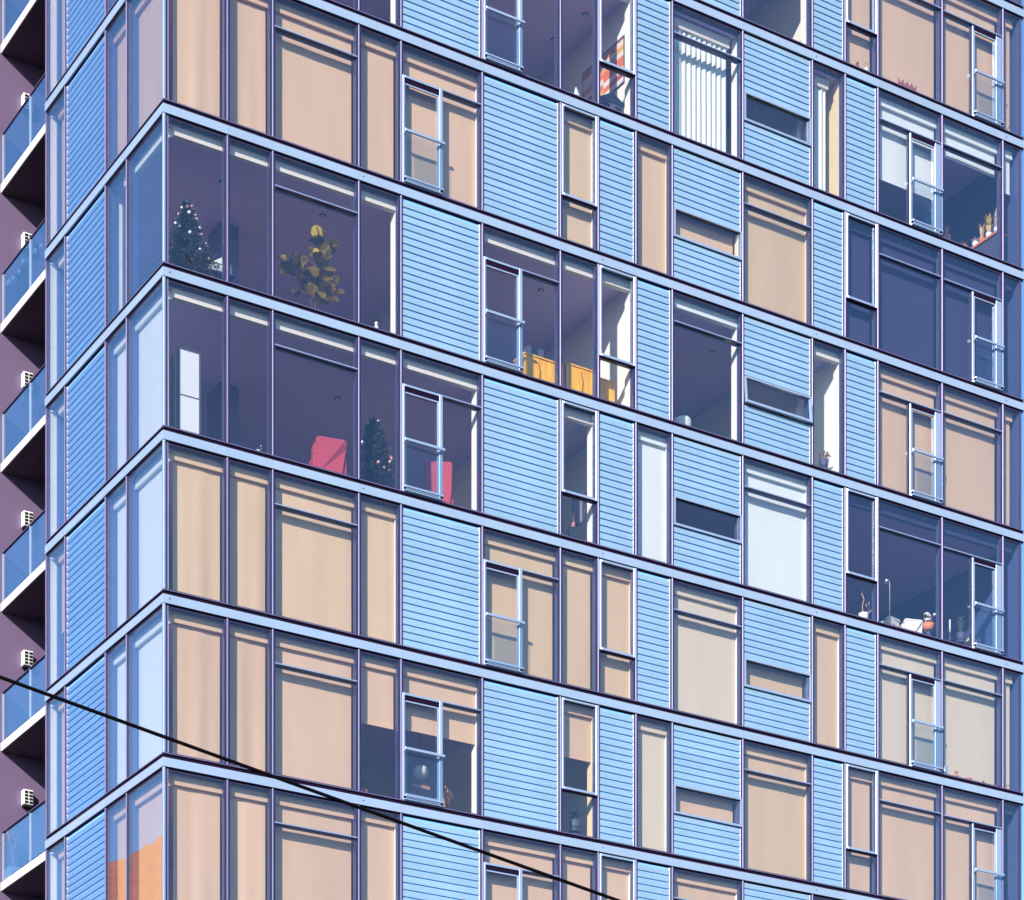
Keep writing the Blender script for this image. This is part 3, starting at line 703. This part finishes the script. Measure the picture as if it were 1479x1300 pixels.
slat_chair(646, 1146, 4, 0.62, 0.75, 'slatted wooden chair in clear pane beside the sliding sash')
slat_chair(886, 492, 1, 0.95, 1.4, 'tall orange wooden chair against bright white wall', m='wood_orange')
# pendant lamp over the table
p = at_y(608, 1115, 1.4)
root = empty('pendant_lamp', (p.x, 1.4, ZT(4) - .264)); tag(root, 'round pale pendant lamp hanging above the slatted chairs', 'lamp')
dz = p.z - root.location.z
MB().tube([(0, 0, dz + .15), (0, 0, 0)], .006, 6).build('cord', 'black', root); MB().ball((0, 0, dz), .16, 14, .85).build('shade', 'paper', root)

# white armchairs, white swivel chair
def tub_chair(px, py, r, D, rz, label, m='cream_cloth', w=.34):
    base = spot(px, r, D); h = top_z(px, py, D) - base.z
    root = empty('tub_chair', base, rz); tag(root, label, 'chair')
    mb = MB(); vs = []; n = 11
    for ring, (rr, tt) in enumerate(((w, 0), (w - .07, 0), (w - .07, 1), (w, 1))):
        for k in range(n):
            a = math.pi * (1 + k / (n - 1)); zz = .3 + (h - .3) * (0.72 + .28 * math.sin(math.pi * k / (n - 1))) * 1.0 if tt else .25
            vs.append((rr * math.cos(a), rr * .9 * math.sin(a) + .3, zz))
    fs = []
    for ring in range(4):
        for k in range(n - 1):
            a, b = ring * n + k, ((ring + 1) % 4) * n + k; fs.append((a, a + 1, b + 1, b))
    fs += [(0, n, 2 * n, 3 * n), (3 * n + n - 1, 2 * n + n - 1, n + n - 1, n - 1)]
    mb.add(vs, fs, True); b = mb.build('backrest', m, root); bevel(b, .02, 2)
    s = MB().lathe([(.001, .25), (w - .08, .25), (w - .075, .4), (w - .1, .45), (.001, .45)], (0, .3, 0), 18).build('seat', m, root)
    for an in (.8, 2.3, 4, 5.5): MB().tube([(math.cos(an) * .2, .3 + math.sin(an) * .2, .25), (math.cos(an) * .26, .3 + math.sin(an) * .26, 0)], .014, 6).build('leg', 'bark', root)
armchair(1290, 893, 2, 1.05, .2, 'cream armchair beside thin floor lamp', s=.55, m_='cream_cloth')
armchair(1319, 895, 2, 1.0, -.3, 'cream armchair beside vase of flowers', s=.6, m_='cream_cloth')
tub_chair(997, 599, 1, 0.55, 0.2, 'white rounded chair low in tall window beside slightly open awning sash', m='shade_white', w=.26)
# floor lamp
base = spot(1285, 2, 0.28); h = top_z(1285, 838, .28) - base.z
root = empty('floor_lamp', base); tag(root, 'thin metal floor lamp with drooping head behind cream armchairs', 'lamp')
MB().lathe([(.001, 0), (.14, 0), (.14, .02), (.001, .03)]).build('base', 'silver', root)
MB().tube([(0, 0, .02), (0, 0, h - .08), (-.02, 0, h - .02), (-.08, 0, h)], [.012, .01, .009, .008], 8).build('pole', 'silver', root)
MB().lathe([(.012, .03), (.05, -.06), (.045, -.06), (.01, .025)], (-.1, 0, h - .02), 12).build('head', 'silver', root)

# pots, vases and plants
def foliage(root, n, h, spread, z0, m, ln, seed, w=.012, arch=.5, name='leaf'):
    rnd = random.Random(seed)
    for k in range(n):
        an = rnd.uniform(0, 6.283); L = ln * rnd.uniform(.6, 1.15); out = Vector((math.cos(an), math.sin(an), 0)); sp = spread * rnd.uniform(.3, 1)
        P = [Vector((0, 0, z0)) + out * .02, Vector((0, 0, z0 + L * .55)) + out * sp * .45, Vector((0, 0, z0 + L * (1 - arch * .5))) + out * sp]
        side = out.cross(Vector((0, 0, 1))) * w
        m_ = MB(); m_.add([P[0] - side * .5, P[0] + side * .5, P[1] + side, P[1] - side, P[2], ], [(0, 1, 2, 3), (3, 2, 4)]); m_.build(name, m, root)
def potted(px, py, r, D, label, pot='terracotta', leafm='leaf_green', n=18, ln=.45, spread=.25, pr=.11, ph=.2, stand=None, w=.014, arch=.6, name='potted_plant', base=None, seed=0):
    top = top_z(px, py, D)
    if base is None: base = spot(px, r, D)
    z_pot = max(0.0, top - base.z - ln * .85 - ph)
    root = empty(name, base); tag(root, label, 'plant')
    if z_pot > .05:
        MB().tube([(0, 0, 0), (0, 0, z_pot - .03)], .05, 10).build('pedestal', 'slate', root); MB().lathe([(.001, z_pot - .03), (pr * 1.1, z_pot - .03), (pr * 1.1, z_pot), (.001, z_pot)]).build('pedestal_top', 'slate', root)
    MB().lathe([(.001, z_pot), (pr * .75, z_pot), (pr, z_pot + ph), (pr * .9, z_pot + ph), (.001, z_pot + ph * .9)]).build('pot', pot, root)
    foliage(root, n, 0, spread, z_pot + ph * .9, leafm, ln, seed or int(px), w, arch)
    return root
potted(1190, 648, 1, 0.35, 'curly leaved potted plant low in narrow white walled window', pot='slate', leafm='dry_stem', n=26, ln=.3, spread=.22, arch=1.3, w=.02)
potted(830, 1165, 4, 0.45, 'spiky spider plant in lower pane of split window', pot='slate', n=24, ln=.34, spread=.28, arch=1.0, leafm='leaf_green')
potted(523, 1120, 4, 0.25, 'small spiky plant at the foot of half shaded window', n=16, ln=.35, spread=.12, leafm='leaf_green')
potted(1388, 880, 2, 0.8, 'tall dark leafy plant beside tall pale candle', pot='slate', leafm='needles', n=34, ln=.65, spread=.35, w=.03)
potted(1367, 322, -1, 1.0, 'faint dry leaved plant behind the white sliding sash', leafm='dry_stem', n=14, ln=.35, spread=.22, w=.012)
potted(1391, 345, -1, 0.28, 'low fern with pale tips at the window sill', leafm='dry_stem', n=18, ln=.22, spread=.2, arch=1.2, w=.01)
# bouquet
base = spot(1341, 2, 0.30); h = top_z(1341, 884, .30) - base.z
root = empty('flower_vase', base); tag(root, 'vase of white and mauve flowers on orange pot', 'vase')
MB().tube([(0, 0, 0), (0, 0, h - .42)], [.05, .05], 10).build('pedestal', 'slate', root)
MB().lathe([(.001, h - .42), (.10, h - .42), (.13, h - .27), (.12, h - .27), (.001, h - .3)]).build('pot', 'orange_paint', root)
rnd = random.Random(4)
for k in range(26):
    a = rnd.uniform(0, 6.28); q = rnd.uniform(.02, .14); z = h - .24 + rnd.uniform(0, .24)
    MB().ball((q * math.cos(a), q * math.sin(a), z), rnd.uniform(.018, .034), 7).build('flower', rnd.choice(['white_paint', 'slate', 'pink', 'slate', 'cream_cloth']), root)
for k in range(10):
    a = rnd.uniform(0, 6.28); MB().tube([(0, 0, h - .3), (.1 * math.cos(a), .1 * math.sin(a), h - .08)], .004, 5).build('stem', 'leaf_green', root)
# twisted branches
base = spot(1247, 2, 0.22); h = top_z(1240, 845, .22) - base.z
root = empty('twisted_branches', base); tag(root, 'pale twisted bare branches in a jar behind lower split pane', 'branches')
MB().lathe([(.001, 0), (.09, 0), (.11, .28), (.10, .28), (.001, .25)]).build('jar', 'white_paint', root)
for pts_ in ([(0, 0, .2), (-.03, 0, h * .5), (.02, 0, h * .68), (-.05, 0, h * .82), (0.02, 0, h * .93), (-.08, 0, h)], [(0, 0, .2), (.12, 0, h * .45), (.07, 0, h * .56), (.14, 0, h * .66)], [(0, 0, .2), (.17, 0, h * .45), (.15, 0, h * .6), (.22, 0, h * .75)], [(0, 0, .2), (.2, 0, h * .42), (.25, 0, h * .5)]):
    MB().tube(pts_, [.014] + [.011] * (len(pts_) - 2) + [.004], 7).build('branch', 'dry_stem', root)
# candle column and yellow tent lamp
base = spot(1372, 2, 0.35); h = top_z(1372, 895, .35) - base.z
root = empty('candle_stand', base); tag(root, 'tall pale candle on a slender stand', 'candle')
MB().lathe([(.001, 0), (.09, 0), (.03, .04), (.02, h * .6), (.04, h * .62), (.001, h * .62)]).build('stand', 'bark', root); MB().tube([(0, 0, h * .62), (0, 0, h)], [.022, .016], 10).build('candle', 'cream_cloth', root)
base = spot(1403, 2, 0.3); h = top_z(1403, 918, .3) - base.z
root = empty('table_lamp', base); tag(root, 'small yellow cone lamp at the foot of sliding sash', 'lamp')
MB().lathe([(.001, h), (.03, h), (.16, h - .17), (.155, h - .17), (.001, h - .02)], seg=18).build('shade', 'yellow_paint', root); MB().tube([(0, 0, 0), (0, 0, h - .05)], .02, 8).build('stem', 'bark', root)

# shelf with plants behind the wide window
D = .3; a = at_y(1440, 0, D).x; zc = top_z(1440, 333, D)
LEN = max(.9, min(2.6, at_x(1401, 0, a).y - D))
root = empty('console_table', (a, D, floor_z(-1))); tag(root, 'long orange topped console running back from the window', 'console')
hh = zc - floor_z(-1)
MB().box(-.02, .3, 0, LEN, hh - .045, hh).build('top', 'orange_paint', root); MB().box(.02, .28, .03, LEN - .05, .05, hh - .046).build('cabinet', 'slate', root)
for y in (.05, LEN - .15): MB().box(.04, .26, y, y + .06, 0, .049).build('foot', 'slate', root)
for k, (y, lm, n, ln, wd, txt) in enumerate(((.92, 'paper', 14, .13, .03, 'white frilly flowers'), (.68, 'dry_stem', 10, .5, .03, 'tall dried stems'), (.42, 'leaf_sun_gold', 12, .55, .05, 'golden leaves'), (.12, 'dry_stem', 12, .55, .05, 'copper leaves'))):
    root = empty('potted_plant', (a + .1, D + y * LEN, zc)); tag(root, f'pot with {txt} on orange topped console', 'plant')
    MB().lathe([(.001, 0), (.06, 0), (.075, .14), (.065, .14), (.001, .12)]).build('pot', 'white_paint' if k != 1 else 'terracotta', root); foliage(root, n, 0, .16, .12, lm, ln, 50 + k, wd, .5)

# striped picture on the partition wall and dark gabled doll's house
xw = COL[8] + .033
def on_wall(px, py): return at_x(px, py, xw)
pA, pB = on_wall(903, 52), on_wall(843, 140)
y0_, y1_ = pA.y, min(pB.y, 3.4)
zc_, zl_ = on_wall(903, 52).z, on_wall(893, 126).z
root = empty('striped_picture', (xw, (y0_ + y1_) / 2, zl_)); tag(root, 'large framed picture of orange and white stripes on a wall', 'picture')
hy = (y1_ - y0_) / 2; hz = max(.8, zc_ - zl_)
fr = MB(); fr.box(-.03, -.001, -hy, hy, -.02, 0); fr.box(-.03, -.001, -hy, hy, hz, hz + .02); fr.box(-.03, -.001, -hy, -hy + .02, 0, hz); fr.box(-.03, -.001, hy - .02, hy, 0, hz)
fr.build('frame', 'slate', root); MB().box(-.022, -.004, -hy + .021, hy - .021, .001, hz - .001).build('print', 'striped_print', root)
base = spot(884, -1, .45); h = top_z(882, 133, .45) - base.z
root = empty('doll_house', base); tag(root, 'dark gabled cabinet shaped like a house below striped picture', 'cabinet')
MB().box(-.3, .3, 0, .4, 0, h - .2).build('body', 'slate', root)
m = MB(); m.add([(-.34, -.03, h - .2), (.34, -.03, h - .2), (0, -.03, h), (-.34, .43, h - .2), (.34, .43, h - .2), (0, .43, h)], [(0, 1, 2), (5, 4, 3), (0, 2, 5, 3), (1, 4, 5, 2), (0, 3, 4, 1)]); m.build('roof', 'slate', root)
for x in (-.15, .15): MB().box(x - .07, x + .07, -.006, -.0005, h - .5, h - .26).build('window', 'black', root)
# white cushion stack beside it
base = spot(832, -1, .55); h = top_z(832, 125, .55) - base.z
root = empty('paper_cone', base); tag(root, 'white pointed paper cone low beside the striped picture', 'ornament')
MB().lathe([(.16, 0), (.11, h * .6), (.001, h)], seg=14).build('cone', 'paper', root)

# red framed door leaf in the narrow white walled room
xw2 = COL[12] + .033
root = empty('picture_frame', (xw2, 1.9, floor_z(1) + 1.0)); tag(root, 'tall narrow red edged panel on white wall behind narrow window', 'picture')
f = MB(); f.box(-.03, -.001, -.3, .3, 0, .03); f.box(-.03, -.001, -.3, .3, 1.2, 1.23); f.box(-.03, -.001, -.3, -.27, .03, 1.2); f.box(-.03, -.001, .27, .3, .03, 1.2); f.build('frame', 'red_paint', root); MB().box(-.02, -.004, -.27, .27, .03, 1.2).build('print', 'room_wall', root)
xw3 = COL[7] + .033
for rr, zz, lab in ((2, .75, 'small dark framed picture above pointed lamp'),):
    root = empty('picture_frame', (xw3, .75, floor_z(rr) + zz)); tag(root, lab, 'picture')
    f = MB(); f.box(-.03, -.001, -.2, .2, 0, .03); f.box(-.03, -.001, -.2, .2, .6, .63); f.box(-.03, -.001, -.2, -.17, .03, .6); f.box(-.03, -.001, .17, .2, .03, .6); f.build('frame', 'slate', root); MB().box(-.02, -.004, -.17, .17, .03, .6).build('print', 'core', root)
base = spot(826, 2, .4); h = top_z(829, 744, .4) - base.z
root = empty('reading_lamp', base); tag(root, 'slim pink beige leaning lamp in lower pane of split window', 'lamp')
MB().lathe([(.001, 0), (.1, 0), (.1, .02), (.001, .03)]).build('base', 'slate', root); MB().tube([(0, 0, .02), (-.1, 0, h - .35), (.03, 0, h - .05)], .01, 7).build('arm', 'slate', root); MB().lathe([(.015, .12), (.05, -.16), (.04, -.16), (.01, .1)], (.03, 0, h - .1), 10).build('head', 'pink', root)

# pleated curtains
def curtain(a0, a1, r, label, m='shade_white', d=.3, amp=.03, wl=48):
    zt, zb = ZT(r) - .5, ZT(r + 1) + .02
    root = empty('pleated_curtain', (a0, d, zt + .2)); tag(root, label, 'curtain')
    w = wavy(FR, a0, a1, zb, zt, d, amp, wl, True, 3); o = w.build('cloth', m, root); o.location = -root.location
    b = MB().box(a0 - .05, a1 + .05, d - .06, d + .06, zt + .001, zt + .2).build('rail', 'cassette', root); b.location = -root.location
curtain(COL[9] + .12, COL[10] - .2, -1, 'white pleated curtain drawn across tall window below a transom')
curtain(COL[11] + .1, COL[12] - .30, -1, 'narrow white pleated curtain beside a yellow reveal')

# small things standing on the sills
def figurine(px, py, r, m, label, kind=0, cat='figurine', D=.06):
    p = at_y(px, py, D); z = ZT(r + 1) + .062
    root = empty('figurine', (p.x, D + .015, z)); h = max(.07, p.z - z); tag(root, label, cat)
    if kind == 0:
        MB().lathe([(.001, 0), (.045, 0), (.05, h * .3), (.025, h * .6), (.001, h * .62)], seg=10).build('body', m, root); MB().ball((0, 0, h * .78), h * .2, 8).build('head', m, root)
    elif kind == 1:
        MB().lathe([(.001, 0), (.05, 0), (.07, h), (.06, h), (.045, .01), (.001, .01)], seg=12).build('bowl', m, root)
    elif kind == 2:
        MB().lathe([(.001, 0), (.04, 0), (.045, h * .4), (.03, h * .45), (.001, h * .45)], seg=10).build('pot', 'white_paint', root)
        foliage(root, 8, 0, .08, h * .4, m, h * .7, int(px), .012, .4)
    else:
        n = 8; vs = []; L = .26
        v = [(-L, 0, 0), (L, 0, 0)] + [(L - 2 * L * k / n, 0, h * (.55 if k % 2 else 1.0)) for k in range(n + 1)]
        k = len(v); q = MB(); q.add([(x, -.006, z_) for x, _, z_ in v] + [(x, .006, z_) for x, _, z_ in v], [tuple(range(k)), tuple(range(2 * k - 1, k - 1, -1))] + [(i, k + i, k + (i + 1) % k, (i + 1) % k) for i in range(k)]); q.build('paper_strip', m, root)
    return root
figurine(1239, 88, -2, 'red_paint', 'small red bird ornament on sill of split window')
figurine(1252, 86, -2, 'dry_stem', 'tiny white pot with dry twigs on split window sill', 2, 'plant')
figurine(1311, 117, -2, 'red_paint', 'zigzag dull red paper crown standing on window sill', 3, 'paper crown')
figurine(1457, 183, -2, 'terracotta', 'tiny reddish plant on sill of the end bay', 2, 'plant')
figurine(1365, 1107, 3, 'alu', 'small pale blue bowl on the cream shade sill', 1, 'bowl')
figurine(1382, 1112, 3, 'terracotta', 'small brown standing figurine next to pale blue bowl')
figurine(1400, 1124, 3, 'red_paint', 'low reddish toy lying between two sill figurines', 1, 'bowl')
figurine(1421, 1127, 3, 'slate', 'small grey round figurine on sill below cream shade')
figurine(1439, 1134, 3, 'pink', 'tiny pink figurine by the last mullion on cream shade sill')
figurine(1456, 1133, 3, 'terracotta', 'small reddish plant on end bay sill below cream shade', 2, 'plant')

figurine(544, 464, 1, 'white_paint', 'small white candle on sill right of the fig plant', 0, 'candle')
# ceiling spots
def ceiling_spot(px, py, r, label):
    z = ZT(r) - .2625; q = ray(px, py); p = CAM + q * ((z - CAM.z) / q.z)
    if not (0.3 < p.y < 6): return
    root = empty('ceiling_light', p); tag(root, label, 'light')
    MB().lathe([(.001, -.012), (.06, -.012), (.075, -.001), (.001, -.001)], seg=14).build('trim', 'slate', root); MB().lathe([(.001, -.018), (.035, -.018), (.035, -.0125), (.001, -.0125)], seg=12).build('lens', 'white_paint', root)
ceiling_spot(466, 311, 1, 'small round ceiling light above the fig plant')
ceiling_spot(488, 575, 2, 'small round ceiling light above red wingback armchair')
ceiling_spot(781, 419, 1, 'small round ceiling light above orange cabinet')
ceiling_spot(321, 263, 1, 'small round ceiling light above broad Christmas tree')
ceiling_spot(1028, 508, 1, 'small round ceiling light above white rounded chair')
ceiling_spot(845, 20, -1, 'small round ceiling light near the striped picture')
ceiling_spot(800, 57, -1, 'second ceiling light farther from the striped picture')
ceiling_spot(1319, 837, 2, 'small round ceiling light above cream armchairs')

# balcony things
def bal(px, r, x): return Vector((x, at_x(px, 0, x).y, ZT(r) - .019))
# row of paper lanterns on a cord above balcony floor
z = ZT(2) + .0
root = empty('lantern_string', (XB + .12, YB0 + .2, ZT(2) + .95)); tag(root, 'string of small white paper lanterns hung inside glass balcony guard', 'lantern string')
prev = []
for k, (px, py) in enumerate(((59, 356), (51, 363), (45, 365), (33.5, 378), (27.5, 393), (19, 403), (13.5, 407), (10, 410))):
    p = at_x(px, py, XB + .12) - root.location
    MB().lathe([(.001, -.06), (.03, -.055), (.042, 0), (.03, .055), (.001, .06)], p, 10).build('lantern', 'paper', root); prev.append(p + Vector((0, 0, .06)))
MB().tube(prev, .005, 5).build('cord', 'black', root)
# dried bouquet behind the lanterns
p = bal(58, 2, .6)
root = empty('potted_plant', p); tag(root, 'bushy rust coloured potted plant behind balcony lanterns', 'plant')
MB().lathe([(.001, 0), (.13, 0), (.17, .3), (.15, .3), (.001, .27)]).build('pot', 'slate', root); foliage(root, 36, 0, .32, .27, 'terracotta', .75, 77, .04, .5)
# grass pot
p = bal(20, 5, .42)
root = empty('potted_plant', p); tag(root, 'tall red grass in a square cream pot on balcony', 'plant')
MB().box(-.15, .15, -.15, .15, 0, .27).build('pot', 'cream_cloth', root); foliage(root, 34, 0, .45, .25, 'pink', .95, 78, .014, .4)
# balcony chairs
for px, r, lab in ((45, 1, 'black folding chair on the topmost glass fronted balcony'), (22, 6, 'dark chair behind the lowest glass balcony guard'), (48, 6, 'second dark chair by facade end on lowest balcony')):
    p = bal(px, r, .62); root = empty('balcony_chair', p, 1.9); tag(root, lab, 'chair')
    MB().box(-.22, .22, -.22, .22, .42, .45).build('seat', 'black', root); MB().box(-.22, .22, .2, .23, .46, .92).build('backrest', 'black', root)
    for sx in (-.2, .2):
        for sy in (-.2, .2): MB().tube([(sx, sy, .42), (sx * 1.1, sy * 1.1, 0)], .014, 6).build('leg', 'black', root)

# ------------------------------------------------------------------ neighbour that the lower left glass mirrors
nb = empty('neighbour_building', (-30, 60, 0)); tag(nb, 'orange brick building mirrored in the lower corner glass', 'building')
def wedge(x0, x1, xb, y0, y1, z0, z1):
    return MB().add([(x0, y0, z0), (x1, y0, z0), (xb, y1, z0), (x0, y1, z0), (x0, y0, z1), (x1, y0, z1), (xb, y1, z1), (x0, y1, z1)],
                    [(3, 2, 1, 0), (4, 5, 6, 7), (0, 1, 5, 4), (1, 2, 6, 5), (2, 3, 7, 6), (3, 0, 4, 7)])
wedge(-13, 8.7, -0.5, -4, 16, 0, 33.0).build('wall', 'brick_brown', nb)
m = MB(); m.add([(-13, -4.0, 33.01), (8.7, -4.0, 33.01), (8.7, -3.4, 33.01), (-13, -3.4, 33.01), (-13, -4.0, 36.6), (3.6, -4.0, 35.6), (5.2, -4.0, 35.2), (6.8, -4.0, 34.0), (8.7, -4.0, 33.3),
       (-13, -3.4, 36.6), (3.6, -3.4, 35.6), (5.2, -3.4, 35.2), (6.8, -3.4, 34.0), (8.7, -3.4, 33.3)],
      [(0, 1, 8, 7, 6, 5, 4), (9, 10, 11, 12, 13, 2, 3), (4, 5, 10, 9), (5, 6, 11, 10), (6, 7, 12, 11), (7, 8, 13, 12), (1, 2, 13, 8), (0, 4, 9, 3), (3, 2, 1, 0)])
m.build('gable', 'brick_brown', nb)
for k in range(6):
    for j in range(8):
        MB().box(-11.5 + k * 3.4, -10 + k * 3.4, -4.06, -4.004, 1.2 + j * 3.4, 3.2 + j * 3.4).build('window', 'slate', nb)

# ------------------------------------------------------------------ overhead cable between two street poles
def wire_pt(px, py, dist):
    q = ray(px, py); return CAM + q * dist
A_, B_ = wire_pt(0, 978, 22.0), wire_pt(885, 1298, 24.0)
dirv = (B_ - A_)
P0, P1 = A_ - dirv * 2.2, B_ + dirv * 1.6
cab = MB(); pts = []
for k in range(41):
    t = k / 40; s_ = -2.2 + t * 4.8; p = A_ + dirv * s_
    p.z += 0.02 * (s_ * (s_ - 1))
    pts.append(p)
cab.tube(pts, 0.0175, 8)
tag(cab.build('overhead_cable', 'cable'), 'thick black overhead cable sagging across the tower', 'cable')
for p in (pts[0], pts[-1]):
    root = empty('utility_pole', (p.x, p.y, 0)); tag(root, 'tall wooden utility pole carrying the black cable at its ' + ('higher' if p.z > 5 and p is pts[0] else 'lower') + ' end', 'pole')
    h = max(6.0, p.z + .5); MB().tube([(0, .2, 0), (0, .2, h)], [.16, .12], 12).build('shaft', 'pole_wood', root); MB().box(-.05, .05, -.02, .09, p.z - .06, p.z + .06).build('clamp', 'dark_metal', root)
